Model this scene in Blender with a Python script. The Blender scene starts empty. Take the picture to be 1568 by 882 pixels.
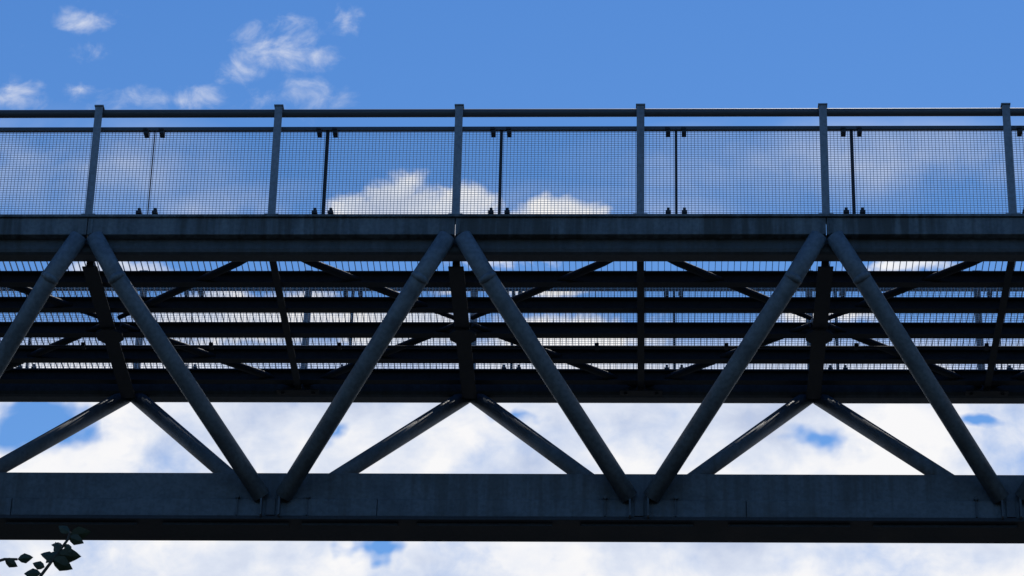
import bpy, bmesh, math, random
from mathutils import Vector, Matrix
random.seed(7)
scene = bpy.context.scene
scene.view_settings.view_transform = 'Standard'
scene.view_settings.look = 'None'
scene.view_settings.exposure = 0

SUN_EL, SUN_AZ = math.radians(58), math.radians(14)   # azimuth clockwise from +Y

# ------------------------------------------------------------ materials
def newmat(name):
    m = bpy.data.materials.new(name); m.use_nodes = True
    nt = m.node_tree; nt.nodes.clear()
    out = nt.nodes.new('ShaderNodeOutputMaterial')
    b = nt.nodes.new('ShaderNodeBsdfPrincipled')
    nt.links.new(b.outputs[0], out.inputs[0])
    return m, nt, b

def ramp(nt, stops):
    r = nt.nodes.new('ShaderNodeValToRGB')
    el = r.color_ramp.elements
    el[0].position, el[0].color = stops[0][0], (*stops[0][1], 1)
    el[1].position, el[1].color = stops[-1][0], (*stops[-1][1], 1)
    for p, c in stops[1:-1]:
        e = el.new(p); e.color = (*c, 1)
    return r

def steel(name, dark, mid, light, rough=0.5, streak=(3.0, 3.0, 0.6), fine=.35, stain=0.0):
    m, nt, b = newmat(name)
    N, L = nt.nodes, nt.links
    tc = N.new('ShaderNodeTexCoord')
    mp = N.new('ShaderNodeMapping'); mp.inputs['Scale'].default_value = streak
    L.new(tc.outputs['Object'], mp.inputs[0])
    n1 = N.new('ShaderNodeTexNoise'); n1.inputs['Scale'].default_value = 2.2
    n1.inputs['Detail'].default_value = 6; n1.inputs['Roughness'].default_value = 0.6
    L.new(mp.outputs[0], n1.inputs['Vector'])
    r = ramp(nt, [(0.34, dark), (0.5, mid), (0.68, light)])
    L.new(n1.outputs['Fac'], r.inputs[0])
    n2 = N.new('ShaderNodeTexNoise'); n2.inputs['Scale'].default_value = 26
    n2.inputs['Detail'].default_value = 4
    L.new(tc.outputs['Object'], n2.inputs['Vector'])
    mx = N.new('ShaderNodeMixRGB'); mx.blend_type = 'MULTIPLY'; mx.inputs[0].default_value = fine
    L.new(r.outputs[0], mx.inputs[1])
    r2 = ramp(nt, [(0.35, (0.5, 0.48, 0.45)), (0.6, (1.15, 1.15, 1.15))])
    L.new(n2.outputs['Fac'], r2.inputs[0]); L.new(r2.outputs[0], mx.inputs[2])
    last = mx.outputs[0]
    if stain:   # run-off stains: narrow vertical streaks gathered in patches
        m3 = N.new('ShaderNodeMapping'); m3.inputs['Scale'].default_value = (9, 3, .5)
        L.new(tc.outputs['Object'], m3.inputs[0])
        n3 = N.new('ShaderNodeTexNoise'); n3.inputs['Scale'].default_value = 1.5; n3.inputs['Detail'].default_value = 5
        L.new(m3.outputs[0], n3.inputs['Vector'])
        n4 = N.new('ShaderNodeTexNoise'); n4.inputs['Scale'].default_value = .9; n4.inputs['Detail'].default_value = 2
        L.new(tc.outputs['Object'], n4.inputs['Vector'])
        mu = N.new('ShaderNodeMath'); mu.operation = 'MULTIPLY'
        L.new(n3.outputs['Fac'], mu.inputs[0]); L.new(n4.outputs['Fac'], mu.inputs[1])
        r3 = ramp(nt, [(.21, (0, 0, 0)), (.34, (stain, stain, stain))]); L.new(mu.outputs[0], r3.inputs[0])
        m4 = N.new('ShaderNodeMixRGB'); L.new(r3.outputs[0], m4.inputs[0]); L.new(last, m4.inputs[1])
        m4.inputs[2].default_value = (.036, .038, .037, 1); last = m4.outputs[0]
    L.new(last, b.inputs['Base Color'])
    mr = N.new('ShaderNodeMapRange'); mr.inputs[3].default_value = rough - .12; mr.inputs[4].default_value = rough + .2
    L.new(n1.outputs['Fac'], mr.inputs[0]); L.new(mr.outputs[0], b.inputs['Roughness'])
    b.inputs['Specular IOR Level'].default_value = .4
    bp = N.new('ShaderNodeBump'); bp.inputs['Strength'].default_value = 0.08; bp.inputs['Distance'].default_value = 0.01
    L.new(n2.outputs['Fac'], bp.inputs['Height']); L.new(bp.outputs[0], b.inputs['Normal'])
    return m

def plain(name, col, rough):
    m, nt, b = newmat(name)
    n = nt.nodes.new('ShaderNodeTexNoise'); n.inputs['Scale'].default_value = 4; n.inputs['Detail'].default_value = 3
    r = ramp(nt, [(.3, tuple(c*.7 for c in col)), (.7, tuple(c*1.2 for c in col))])
    nt.links.new(n.outputs['Fac'], r.inputs[0]); nt.links.new(r.outputs[0], b.inputs['Base Color'])
    b.inputs['Roughness'].default_value = rough
    return m

M_paint = steel('painted_steel', (.032, .042, .055), (.046, .06, .079), (.06, .077, .099), stain=.45)
M_tube = steel('tube_paint', (.08, .102, .13), (.105, .134, .168), (.125, .158, .195), rough=.52, streak=(2, 2, 2), fine=.4)
M_fascia = steel('stained_fascia_steel', (.055, .07, .084), (.098, .122, .147), (.13, .16, .188), rough=.65, streak=(3.2, 3, .5), fine=.35, stain=.8)
M_bottom = steel('bottom_chord_paint', (.055, .073, .095), (.076, .1, .128), (.094, .12, .152), rough=.6, streak=(1.2, 1, 1.6), fine=.35, stain=.5)
M_post = steel('railing_post_paint', (.14, .17, .215), (.17, .21, .262), (.2, .24, .3), rough=.6)
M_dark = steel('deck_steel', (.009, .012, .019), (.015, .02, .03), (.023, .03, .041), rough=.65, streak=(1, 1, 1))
M_wire = plain('galvanised_wire', (.42, .46, .52), .5)
M_grate = plain('galvanised_grating', (.12, .135, .16), .5)
M_rail = plain('handrail_paint', (.045, .057, .075), .55)

# ------------------------------------------------------------ mesh helpers
def box(bm, x0, x1, y0, y1, z0, z1):
    vs = [bm.verts.new(p) for p in ((x0,y0,z0),(x1,y0,z0),(x1,y1,z0),(x0,y1,z0),(x0,y0,z1),(x1,y0,z1),(x1,y1,z1),(x0,y1,z1))]
    for f in ((0,3,2,1),(4,5,6,7),(0,1,5,4),(1,2,6,5),(2,3,7,6),(3,0,4,7)):
        bm.faces.new([vs[i] for i in f])

def tube(bm, pts, rad, seg=20, cap=True):
    pts = [Vector(p) for p in pts]; n = len(pts)
    rads = rad if isinstance(rad, (list, tuple)) else [rad]*n
    rings = []
    ref = None
    for i, p in enumerate(pts):
        if i == 0: t = (pts[1]-p).normalized()
        elif i == n-1: t = (p-pts[-2]).normalized()
        else: t = ((p-pts[i-1]).normalized() + (pts[i+1]-p).normalized()).normalized()
        if ref is None:
            ref = Vector((0, 1, 0)) if abs(t.y) < .8 else Vector((1, 0, 0))
        a = (ref - t*ref.dot(t)).normalized(); bb = t.cross(a); ref = a
        rings.append([bm.verts.new(p + (a*math.cos(2*math.pi*k/seg) + bb*math.sin(2*math.pi*k/seg))*rads[i]) for k in range(seg)])
    for i in range(n-1):
        for k in range(seg):
            f = bm.faces.new((rings[i][k], rings[i][(k+1) % seg], rings[i+1][(k+1) % seg], rings[i+1][k])); f.smooth = True
    if cap:
        bm.faces.new(rings[0][::-1]); bm.faces.new(rings[-1])

def disc(bm, cx, cy, z0, z1, r, seg=8, sx=1.0):
    a = [bm.verts.new((cx+sx*r*math.cos(2*math.pi*(k+.5)/seg), cy+r*math.sin(2*math.pi*(k+.5)/seg), z0)) for k in range(seg)]
    b = [bm.verts.new((v.co.x, v.co.y, z1)) for v in a]
    bm.faces.new(a[::-1]); bm.faces.new(b)
    for k in range(seg): bm.faces.new((a[k], a[(k+1) % seg], b[(k+1) % seg], b[k]))

def finish(bm, name, mat, parent=None, bevel=0):
    bmesh.ops.recalc_face_normals(bm, faces=bm.faces[:])
    me = bpy.data.meshes.new(name); bm.to_mesh(me); bm.free()
    ob = bpy.data.objects.new(name, me); scene.collection.objects.link(ob)
    me.materials.append(mat)
    if parent: ob.parent = parent
    if bevel:
        md = ob.modifiers.new('bevel', 'BEVEL'); md.width = bevel; md.segments = 2; md.limit_method = 'ANGLE'
    return ob

def empty(name):
    e = bpy.data.objects.new(name, None); scene.collection.objects.link(e); return e

# ------------------------------------------------------------ bridge layout (metres)
EYE = 1.6
PITCH = 3.566
X0 = -1.884
KS = range(-7, 8)
NODES = [X0 + PITCH*k for k in KS]
XL, XR = NODES[0]-.3, NODES[-1]+.3
YM = 28.68                      # centre line
def Z(h): return h + EYE
bridge = empty('truss_footbridge')

def side(y, far):               # mirror across the centre line
    return 2*YM - y if far else y
def sbox(bm, far, x0, x1, y0, y1, z0, z1):
    a, b = side(y0, far), side(y1, far)
    box(bm, x0, x1, min(a, b), max(a, b), z0, z1)

for far in (False, True):
    tag = 'far' if far else 'near'
    bm = bmesh.new()
    for i in range(len(NODES)-1):
        sbox(bm, far, NODES[i]+.004, NODES[i+1]-.004, 27.0, 27.09, Z(15.95), Z(16.135))
    finish(bm, 'fascia_'+tag, M_fascia, bridge, .006)
    bm = bmesh.new()
    for xn in NODES:            # splice plates
        sbox(bm, far, xn+.03, xn+.055, 26.992, 26.999, Z(15.96), Z(16.12))
    sbox(bm, far, XL, XR, 26.975, 27.13, Z(16.137), Z(16.165))
    finish(bm, 'fascia_flange_'+tag, M_fascia, bridge, .003)
    bm = bmesh.new()
    sbox(bm, far, XL, XR, 27.1, 27.31, Z(15.807), Z(16.02))
    finish(bm, 'top_chord_'+tag, M_paint, bridge, .045)
    bm = bmesh.new()
    for xn in NODES:
        for s in (-1, 1):
            r = .088 if not far else .08
            if not far:
                pts = [(xn+s*.075, 27.035, Z(15.945)), (xn+s*.325, 27.06, Z(15.50)), (xn+s*(PITCH/2-.105), 28.43, Z(13.845))]
                tube(bm, pts, r, 28)
                a, b_, c = map(Vector, pts)      # weld collar at the mitre
                d1 = (a-b_).normalized(); d2 = (c-b_).normalized()
                tube(bm, [b_+d1*.012, b_, b_+d2*.012], r+.004, 28)
            else:
                pts = [(xn+s*.06, 30.16, Z(15.84)), (xn+s*(PITCH/2-.12), 28.86, Z(13.93))]
                tube(bm, pts, r, 28)
    finish(bm, 'web_tubes_'+tag, M_tube if not far else M_bottom, bridge)

# bottom chord
bm = bmesh.new()
segs = [X0 + PITCH*(k+.5) for k in range(-7, 7)]
box(bm, XL, XR, 28.47, 28.89, Z(13.83), Z(14.118))
finish(bm, 'bottom_chord_upper', M_bottom, bridge, .008)
bm = bmesh.new()
ed = [XL] + [xb + 1.02 for xb in segs] + [XR]
for i in range(len(ed)-1):
    box(bm, ed[i]+.002, ed[i+1]-.002, 28.445, 28.915, Z(13.64), Z(13.828))
finish(bm, 'bottom_chord_lower', M_bottom, bridge, .01)
bm = bmesh.new()
box(bm, XL, XR, 28.43, 28.93, Z(13.600), Z(13.638))
finish(bm, 'bottom_chord_flange', M_dark, bridge, .004)
bm = bmesh.new()
for xb in segs:
    for dx in (-.1, .075):
        box(bm, xb+dx-.009, xb+dx+.009, 28.36, 28.444, Z(13.62), Z(13.85))
    for dx in (-.34, .34):
        box(bm, xb+dx-.006, xb+dx+.006, 28.425, 28.444, Z(13.645), Z(13.83))
    box(bm, xb-.055, xb+.03, 28.425, 28.444, Z(13.645), Z(13.82))
    for dx in (-.34, .345):
        tube(bm, [(xb+dx, 28.41, Z(13.842)), (xb+dx, 28.47, Z(13.842))], .022, 10)
finish(bm, 'bottom_node_stiffeners', M_paint, bridge)
bm = bmesh.new()
x = XL
while x < XR-1.2:
    l = random.uniform(.9, 1.5)
    box(bm, x, x+l, 28.5, 28.56, Z(13.57), Z(13.598))
    x += l + random.uniform(.1, .5)
finish(bm, 'bottom_drip_strips', M_dark, bridge)

# deck frame
bm = bmesh.new()
for y in (27.84, 28.36, 28.88, 29.42, 29.88):
    w = .05
    box(bm, XL, XR, y-w, y+w, Z(15.870), Z(15.884))
    box(bm, XL, XR, y-.008, y+.03, Z(15.885), Z(15.985))
    box(bm, XL, XR, y-w, y+w, Z(15.986), Z(16.0))
finish(bm, 'deck_stringers', M_dark, bridge)
bm = bmesh.new()
for xn in NODES:
    box(bm, xn-.075, xn+.075, 27.315, 30.045, Z(15.765), Z(15.777))
    box(bm, xn-.035, xn+.035, 27.315, 30.045, Z(15.778), Z(15.868))
    xm = xn + PITCH/2
    box(bm, xm-.035, xm+.035, 27.315, 30.045, Z(15.835), Z(15.845))
    box(bm, xm-.01, xm+.01, 27.315, 30.045, Z(15.846), Z(15.868))
finish(bm, 'cross_beams', M_dark, bridge)
bm = bmesh.new()
for xn in NODES:
    disc(bm, xn, YM, Z(15.742), Z(15.764), .16, 8, .9)
    for s in (-1, 1):
        for ye in (27.2, 30.1):
            d = Vector((s*PITCH/2, ye-YM, 0)); a = Vector((xn, YM, Z(15.925)))
            p = [a + d*t for t in (.05, .13, .2, .8, .87, .97)]
            tube(bm, p, [.024, .026, .038, .038, .026, .024], 12)
    xm = xn + PITCH/2
    for ye in (29.97,):
        box(bm, xm-.22, xm+.22, ye-.06, ye+.06, Z(15.79), Z(15.80))
        for dx in (-.16, .16):
            tube(bm, [(xm+dx, ye, Z(15.77)), (xm+dx, ye, Z(15.81))], .02, 8)
finish(bm, 'wind_bracing', M_dark, bridge)
bm = bmesh.new()
tube(bm, [(XL, 29.08, Z(15.85)), (XR, 29.08, Z(15.85))], .014, 10)
x = XL+.4
while x < XR:
    box(bm, x-.02, x+.02, 29.04, 29.12, Z(15.835), Z(15.88)); x += 1.31
finish(bm, 'service_conduit', M_dark, bridge)
bm = bmesh.new()
x = XL
while x < XR:
    box(bm, x-.0025, x+.0025, 27.32, 30.04, Z(16.002), Z(16.024)); x += .062
y = 27.36
while y < 30.03:
    box(bm, XL, XR, y-.002, y+.002, Z(16.025), Z(16.029)); y += .26
finish(bm, 'deck_grating', M_grate, bridge)

# ------------------------------------------------------------ mesh railings
SEAM0, SEAM = -4.89, 1.712
for far in (False, True):
    rail = empty('mesh_railing')
    bm = bmesh.new()
    posts = [X0 + PITCH/2*k for k in range(-14, 15)]
    for xp in posts:
        sbox(bm, far, xp-.038, xp+.038, 27.0, 27.014, Z(16.168), Z(17.42))
        sbox(bm, far, xp+.012, xp+.024, 27.015, 27.065, Z(16.168), Z(17.30))
        sbox(bm, far, xp-.046, xp+.046, 26.99, 27.09, Z(17.421), Z(17.436))
        sbox(bm, far, xp-.07, xp+.07, 26.985, 27.10, Z(16.166), Z(16.178))
    finish(bm, 'posts', M_post, rail, .003)
    bm = bmesh.new()
    tube(bm, [(XL, side(27.065, far), Z(17.375)), (XR, side(27.065, far), Z(17.375))], .041, 20)
    sbox(bm, far, XL, XR, 27.07, 27.11, Z(17.185), Z(17.222))
    sbox(bm, far, XL, XR, 27.07, 27.11, Z(16.195), Z(16.215))
    finish(bm, 'handrail', M_rail, rail)
    bm = bmesh.new()
    yw = side(27.125, far)
    x = XL; x_s = .034
    while x < XR:
        j = random.uniform(-.0012, .0012)
        box(bm, x+j-.0023, x+j+.0023, yw-.0021, yw+.0021, Z(16.20), Z(17.2)); x += x_s
    z = 16.22
    while z < 17.19:
        box(bm, XL, XR, yw+.003, yw+.006, Z(z)-.0019, Z(z)+.0019); z += .0255
    finish(bm, 'wire_mesh', M_wire, rail)
    bm = bmesh.new()
    for k in range(-12, 18):
        xs = SEAM0 + SEAM*k
        if not (XL < xs < XR): continue
        w = (.004, .017, .015, .012, .016)[k % 5] if k >= 0 else .014
        sbox(bm, far, xs-w, xs+w, 27.09, 27.115, Z(16.2), Z(17.2))
        for dx in (-.078, .078):
            sbox(bm, far, xs+dx-.022, xs+dx+.022, 27.03, 27.12, Z(17.125), Z(17.18))
            sbox(bm, far, xs+dx-.03, xs+dx+.012, 27.02, 27.06, Z(17.16), Z(17.186))
            sbox(bm, far, xs+dx-.014, xs+dx+.014, 27.04, 27.12, Z(16.18), Z(16.275))
            sbox(bm, far, xs+dx-.026, xs+dx+.026, 27.02, 27.13, Z(16.205), Z(16.235))
    finish(bm, 'panel_clamps', M_dark, rail)

# ------------------------------------------------------------ piers beyond the view, ground, added bounce sheet
mc = plain('pier_concrete', (.3, .29, .27), .9)
bm = bmesh.new()
for xp in (NODES[0]+.1, NODES[-1]-.1):
    box(bm, xp-.6, xp+.6, 27.7, 29.66, -.5, Z(13.3))
    box(bm, xp-.75, xp+.75, 27.2, 30.2, Z(13.301), Z(13.569))
finish(bm, 'piers', mc, bridge, .04)
mg, nt, b = newmat('grass_ground')
tc = nt.nodes.new('ShaderNodeTexCoord')
n = nt.nodes.new('ShaderNodeTexNoise'); n.inputs['Scale'].default_value = .35; n.inputs['Detail'].default_value = 8
nt.links.new(tc.outputs['Object'], n.inputs['Vector'])
r = ramp(nt, [(0.3, (.018, .025, .014)), (0.5, (.03, .04, .022)), (0.72, (.05, .055, .035))])
nt.links.new(n.outputs['Fac'], r.inputs[0]); nt.links.new(r.outputs[0], b.inputs['Base Color']); b.inputs['Roughness'].default_value = .95
bm = bmesh.new(); S = 3000
bm.faces.new([bm.verts.new(p) for p in ((-S,-S,0),(S,-S,0),(S,S,0),(-S,S,0))])
finish(bm, 'ground', mg)
mr_ = plain('bounce_sheet_water', (.012, .018, .024), .12)  # unseen water sheet, added to give the bridge undersides a dark bluish bounce
bm = bmesh.new()
bm.faces.new([bm.verts.new(p) for p in ((-18,14,.004),(18,14,.004),(18,S,.004),(-18,S,.004))])
finish(bm, 'bounce_sheet', mr_)

# ------------------------------------------------------------ tree (only its top twigs reach the picture)
tree = empty('broadleaf_tree')
mb = plain('bark', (.04, .034, .028), .9)
ml = plain('leaf', (.016, .026, .012), .6)
TX, TY = -2.75, 9.35
bw = bmesh.new(); bl = bmesh.new()
def leaf(p, d, L, wf=.3):
    d = d.normalized(); s = d.cross(Vector((random.uniform(-.6,.6), random.uniform(.3,1), random.uniform(-.4,.6)))).normalized()
    nrm = s.cross(d)
    W = L*wf
    def P(t, w, h=0): return bl.verts.new(p + d*(L*t) + s*(W*w) + nrm*(L*h))
    a=P(0,0); m1=P(.3,0,-.03); m2=P(.62,0,-.02); t=P(1,0,.1)
    l1=P(.22,.7,.05); l2=P(.48,1,.07); l3=P(.8,.5,.06)
    r1=P(.22,-.7,.05); r2=P(.5,-1,.07); r3=P(.8,-.45,.06)
    for f in ((a,m1,l1),(l1,m1,l2),(m1,m2,l2),(l2,m2,l3),(m2,t,l3),(a,r1,m1),(r1,r2,m1),(m1,r2,m2),(r2,r3,m2),(m2,r3,t)):
        bl.faces.new(f)
trunk = [Vector((TX,TY,-.1)), Vector((TX+.05,TY,1.2)), Vector((TX-.04,TY+.05,2.6)), Vector((TX+.03,TY,3.9)), Vector((TX,TY,4.9))]
tube(bw, trunk, [.13,.1,.08,.045,.015], 12)
def twig(p0, d, L, r0, nleaf, lsize=.055):
    pts=[p0.copy()]; dd=d.normalized()
    for i in range(5):
        dd=(dd+Vector((random.uniform(-.2,.2),random.uniform(-.2,.2),random.uniform(-.05,.2)))).normalized()
        pts.append(pts[-1]+dd*(L/5))
    tube(bw, pts, [r0*(1-.16*i) for i in range(6)], 5)
    for i in range(nleaf):
        t=.2+.8*i/max(1,nleaf-1); k=min(4,int(t*5)); q=pts[k].lerp(pts[k+1], min(1,t*5-k))
        ax=(pts[k+1]-pts[k]).normalized(); o=Vector((random.uniform(-1,1),random.uniform(-1,1),random.uniform(-.3,.6)))
        leaf(q, ax*.5+o, lsize*random.uniform(.7,1.2))
    return pts
for i in range(46):
    h=random.uniform(1.9,4.5); base=Vector((TX,TY,h))
    ang=random.uniform(0,6.283); ln=random.uniform(.5,1.15)*(1.15 if h<3.6 else .7)
    d=Vector((math.cos(ang),math.sin(ang),random.uniform(.2,.7)))
    pts=twig(base,d,ln,.018,6)
    for j in range(9):
        q=pts[random.randint(1,5)]
        d2=(d+Vector((random.uniform(-1,1),random.uniform(-1,1),random.uniform(-.4,.7))))
        e = q + d2.normalized()*.4
        if e.z > 5.3: continue
        twig(q,d2,random.uniform(.2,.4),.006,11)
random.seed(21)
def shoot(pts, leaves, dx, dz):
    o=Vector((dx,0,dz))
    pts=[Vector(p)+(o if i>1 else Vector()) for i,p in enumerate(pts)]
    tube(bw, pts, [.0065-.0006*i for i in range(len(pts))], 6)
    for p,d,L in leaves: leaf(Vector(p)+o,Vector(d),L*1.08,.33)
shoot([(TX,TY,4.6),(-2.2,9.2,5.3),(-1.93,9.08,5.68),(-1.85,9.05,5.79),(-1.815,9.05,5.85),(-1.81,9.05,5.875)],
      [((-1.812,9.05,5.872),(-.5,0,.35),.042),((-1.812,9.05,5.865),(.9,0,.12),.062),((-1.815,9.05,5.86),(.75,0,-.35),.05),
       ((-1.83,9.05,5.83),(-1,.1,.15),.035),((-1.825,9.05,5.835),(.4,-.1,-.8),.05),((-1.84,9.05,5.81),(-.6,0,-.6),.05),
       ((-1.845,9.05,5.80),(.95,0,-.12),.07),((-1.85,9.05,5.79),(-.9,0,.25),.045),((-1.84,9.05,5.80),(-.3,0,.8),.042),
       ((-1.86,9.05,5.785),(.8,0,-.45),.07),((-1.89,9.06,5.74),(-.9,0,.0),.05),((-1.88,9.06,5.76),(-.8,0,.3),.04)], .025, .008)
shoot([(-2.2,9.2,5.3),(-2.14,9.1,5.62),(-2.05,9.05,5.76),(-1.98,9.05,5.785),(-1.94,9.05,5.785)],
      [((-2.02,9.05,5.775),(-.5,0,.7),.04),((-2.0,9.05,5.78),(-.7,0,.5),.045),((-1.98,9.05,5.785),(.8,0,-.5),.045),((-1.94,9.05,5.785),(1,0,.15),.045),((-2.04,9.05,5.765),(-.9,0,.3),.05)], 0, .005)
finish(bw,'branches',mb,tree); finish(bl,'leaves',ml,tree)

# ------------------------------------------------------------ world sky with clouds
w = bpy.data.worlds.new('World'); scene.world = w; w.use_nodes = True
w.cycles.sampling_method = 'MANUAL'; w.cycles.sample_map_resolution = 256
nt = w.node_tree; nt.nodes.clear(); N, L = nt.nodes, nt.links
out = N.new('ShaderNodeOutputWorld'); bg = N.new('ShaderNodeBackground'); L.new(bg.outputs[0], out.inputs[0])
bg.inputs['Strength'].default_value = 0.1
sky = N.new('ShaderNodeTexSky'); sky.sky_type = 'NISHITA'; sky.sun_disc = False
sky.sun_elevation = SUN_EL; sky.sun_rotation = SUN_AZ
sky.air_density = 1.0; sky.dust_density = .2; sky.ozone_density = 4.0
tc = N.new('ShaderNodeTexCoord')
def M(op, a, b=None, c=None, clamp=False):
    n = N.new('ShaderNodeMath'); n.operation = op; n.use_clamp = clamp
    for i, v in enumerate((a, b, c)):
        if v is None: continue
        if isinstance(v, (int, float)): n.inputs[i].default_value = v
        else: L.new(v, n.inputs[i])
    return n.outputs[0]
def V(op, a, b):
    n = N.new('ShaderNodeVectorMath'); n.operation = op
    for i, v in enumerate((a, b)):
        if v is None: continue
        if isinstance(v, tuple): n.inputs[i].default_value = v
        else: L.new(v, n.inputs[i])
    return n
sep = N.new('ShaderNodeSeparateXYZ'); L.new(tc.outputs['Generated'], sep.inputs[0])
dy = M('MAXIMUM', sep.outputs[1], .08)
ca = M('DIVIDE', sep.outputs[0], dy); cb = M('DIVIDE', sep.outputs[2], dy)
comb = N.new('ShaderNodeCombineXYZ'); L.new(ca, comb.inputs[0]); L.new(cb, comb.inputs[1])
P = comb.outputs[0]
def noise(scale, detail, rough, off=(0, 0, 0), stretch=(1, 1, 1), dist=0.0, out='Fac'):
    m = N.new('ShaderNodeMapping'); m.inputs['Location'].default_value = off; m.inputs['Scale'].default_value = stretch
    L.new(P, m.inputs[0])
    n = N.new('ShaderNodeTexNoise'); n.noise_dimensions = '2D'; n.inputs['Scale'].default_value = scale
    n.inputs['Detail'].default_value = detail; n.inputs['Roughness'].default_value = rough
    n.inputs['Distortion'].default_value = dist
    L.new(m.outputs[0], n.inputs['Vector']); return n.outputs[out]
wcol = noise(38, 3, .6, (5, 8, 0), out='Color')
def warped(amt):
    return V('ADD', P, V('MULTIPLY', V('SUBTRACT', wcol, (.5, .5, .5)).outputs[0], (amt, amt*.7, 0)).outputs[0]).outputs[0]
def blobs(lst, base=-1.0, src=None):
    f = None
    for (a, b, ra, rb, s) in lst:
        d = V('MULTIPLY', V('SUBTRACT', src or P, (a, b, 0)).outputs[0], (1/ra, 1/rb, 0))
        ln = V('LENGTH', d.outputs[0], None).outputs['Value']
        g = M('MULTIPLY_ADD', ln, -1.0, s)
        f = g if f is None else M('MAXIMUM', f, g)
    return M('MAXIMUM', f, base)
def sstep(v, lo, hi):
    n = N.new('ShaderNodeMapRange'); n.interpolation_type = 'SMOOTHSTEP'
    L.new(v, n.inputs[0]); n.inputs[1].default_value = lo; n.inputs[2].default_value = hi
    return n.outputs[0]
nbig = noise(16, 7, .52, (3.1, 1.7, 0), (1, 1.3, 1), .2)
nfine = noise(70, 6, .6, (7, 2, 0), (1, 1.1, 1), .3)
PW, PW2 = warped(.035), warped(.012)
wisp = blobs([(-.212, .684, .013, .007, .9), (-.134, .670, .017, .011, 1.15), (-.147, .661, .016, .006, .9), (-.113, .681, .008, .012, .8),
              (-.128, .650, .018, .008, 1.1), (-.178, .648, .032, .007, .9), (-.236, .647, .020, .008, 1.1),
              (-.21, .654, .034, .006, .5), (-.212, .671, .024, .006, .5)], src=PW2)
wd = M('MULTIPLY', sstep(M('ADD', wisp, M('MULTIPLY', M('SUBTRACT', nfine, .5), 2.9)), -.1, 1.9), .68)
cum = blobs([(-.0895, .600, .019, .0165, 1.0), (-.104, .597, .018, .012, 1.0), (-.066, .600, .018, .0125, 1.0), (-.055,.590,.034,.014,1), (-.034, .598, .021, .0095, 1.0),
             (-.145, .556, .05, .014, 1.0), (-.09, .552, .035, .013, 1.0), (-.03, .548, .045, .014, .9), (-.19,.575,.03,.01,.8), (.06,.557,.03,.007,.8), (.09,.578,.03,.005,.7), (-.05,.570,.06,.006,.8)], src=PW2)
cd = sstep(M('ADD', cum, M('MULTIPLY', M('SUBTRACT', nfine, .5), 1.0)), -.05, .5)
haze = blobs([(-.215, .618, .08, .03, 1.0), (.08, .620, .12, .024, 1.0), (-.04, .60, .12, .016, .9), (-.15,.60,.08,.02,.8)], 0)
hd = M('MULTIPLY', M('MULTIPLY', haze, sstep(nbig, .25, .7)), .6)
low = sstep(M('MULTIPLY', cb, -1), -.56, -.53)
holes = blobs([(-.213, .513, .026, .014, 1.0), (.062, .508, .016, .008, .95), (-.094, .468, .012, .007, .9), (-.104, .512, .016, .008, .7), (-.05, .518,.02,.007,.5), (.115,.517,.014,.007,.7)], 0, PW)
lf = M('SUBTRACT', M('ADD', M('MULTIPLY_ADD', M('SUBTRACT', nbig, .5), 2.3, .92), M('MULTIPLY', M('SUBTRACT', nfine, .5), .45)), M('MULTIPLY', holes, 1.8))
ld = M('MULTIPLY', M('MULTIPLY', sstep(lf, -.2, 1.0), low), .97)
dens = M('MAXIMUM', M('MAXIMUM', wd, cd), M('MAXIMUM', ld, hd), clamp=True)
nsh = M('ADD', M('MULTIPLY', noise(17, 6, .52, (9, 4, 0), (1, 1.4, 1)), .82), M('MULTIPLY', nfine, .18))
cr = ramp(nt, [(0.32, (5.4, 6.1, 7.8)), (0.46, (7.4, 7.9, 9.0)), (0.58, (9.7, 9.6, 9.6))])
L.new(nsh, cr.inputs[0])
tint = N.new('ShaderNodeMixRGB'); tint.blend_type = 'MULTIPLY'; tint.inputs[0].default_value = 1
# atmosphere: deeper overhead, paler lower down
hz = N.new('ShaderNodeMapRange'); L.new(sep.outputs[2], hz.inputs[0]); hz.inputs[1].default_value = .44; hz.inputs[2].default_value = .58
tm = N.new('ShaderNodeMixRGB'); L.new(hz.outputs[0], tm.inputs[0])
tm.inputs[1].default_value = (.74, 1.08, 1.32, 1); tm.inputs[2].default_value = (.47, .85, 1.22, 1)
L.new(sky.outputs[0], tint.inputs[1]); L.new(tm.outputs[0], tint.inputs[2])
mix = N.new('ShaderNodeMixRGB'); L.new(dens, mix.inputs[0]); L.new(tint.outputs[0], mix.inputs[1]); L.new(cr.outputs[0], mix.inputs[2])
L.new(mix.outputs[0], bg.inputs['Color'])

# ------------------------------------------------------------ sun
sd = bpy.data.lights.new('sun', 'SUN'); sd.energy = 2.2; sd.angle = math.radians(.5); sd.color = (1, .95, .87)
so = bpy.data.objects.new('sun', sd); scene.collection.objects.link(so)
dirv = Vector((math.sin(SUN_AZ)*math.cos(SUN_EL), math.cos(SUN_AZ)*math.cos(SUN_EL), math.sin(SUN_EL)))
so.rotation_euler = dirv.to_track_quat('Z', 'Y').to_euler(); so.location = (0, 0, 60)

# ------------------------------------------------------------ camera
p, psi, rl = math.radians(29.6), math.radians(2.8), math.radians(1.4)
F = Vector((-math.sin(psi)*math.cos(p), math.cos(psi)*math.cos(p), math.sin(p)))
R0 = Vector((math.cos(psi), math.sin(psi), 0)); U0 = R0.cross(F)
R = R0*math.cos(rl) + U0*math.sin(rl); U = -R0*math.sin(rl) + U0*math.cos(rl)
cam = bpy.data.cameras.new('camera'); co = bpy.data.objects.new('camera', cam); scene.collection.objects.link(co)
mt = Matrix((R, U, -F)).transposed().to_4x4(); mt.translation = Vector((0, 0, EYE))
co.matrix_world = mt
cam.sensor_width = 36; cam.lens = 5000/1568*36; cam.clip_end = 10000
scene.camera = co
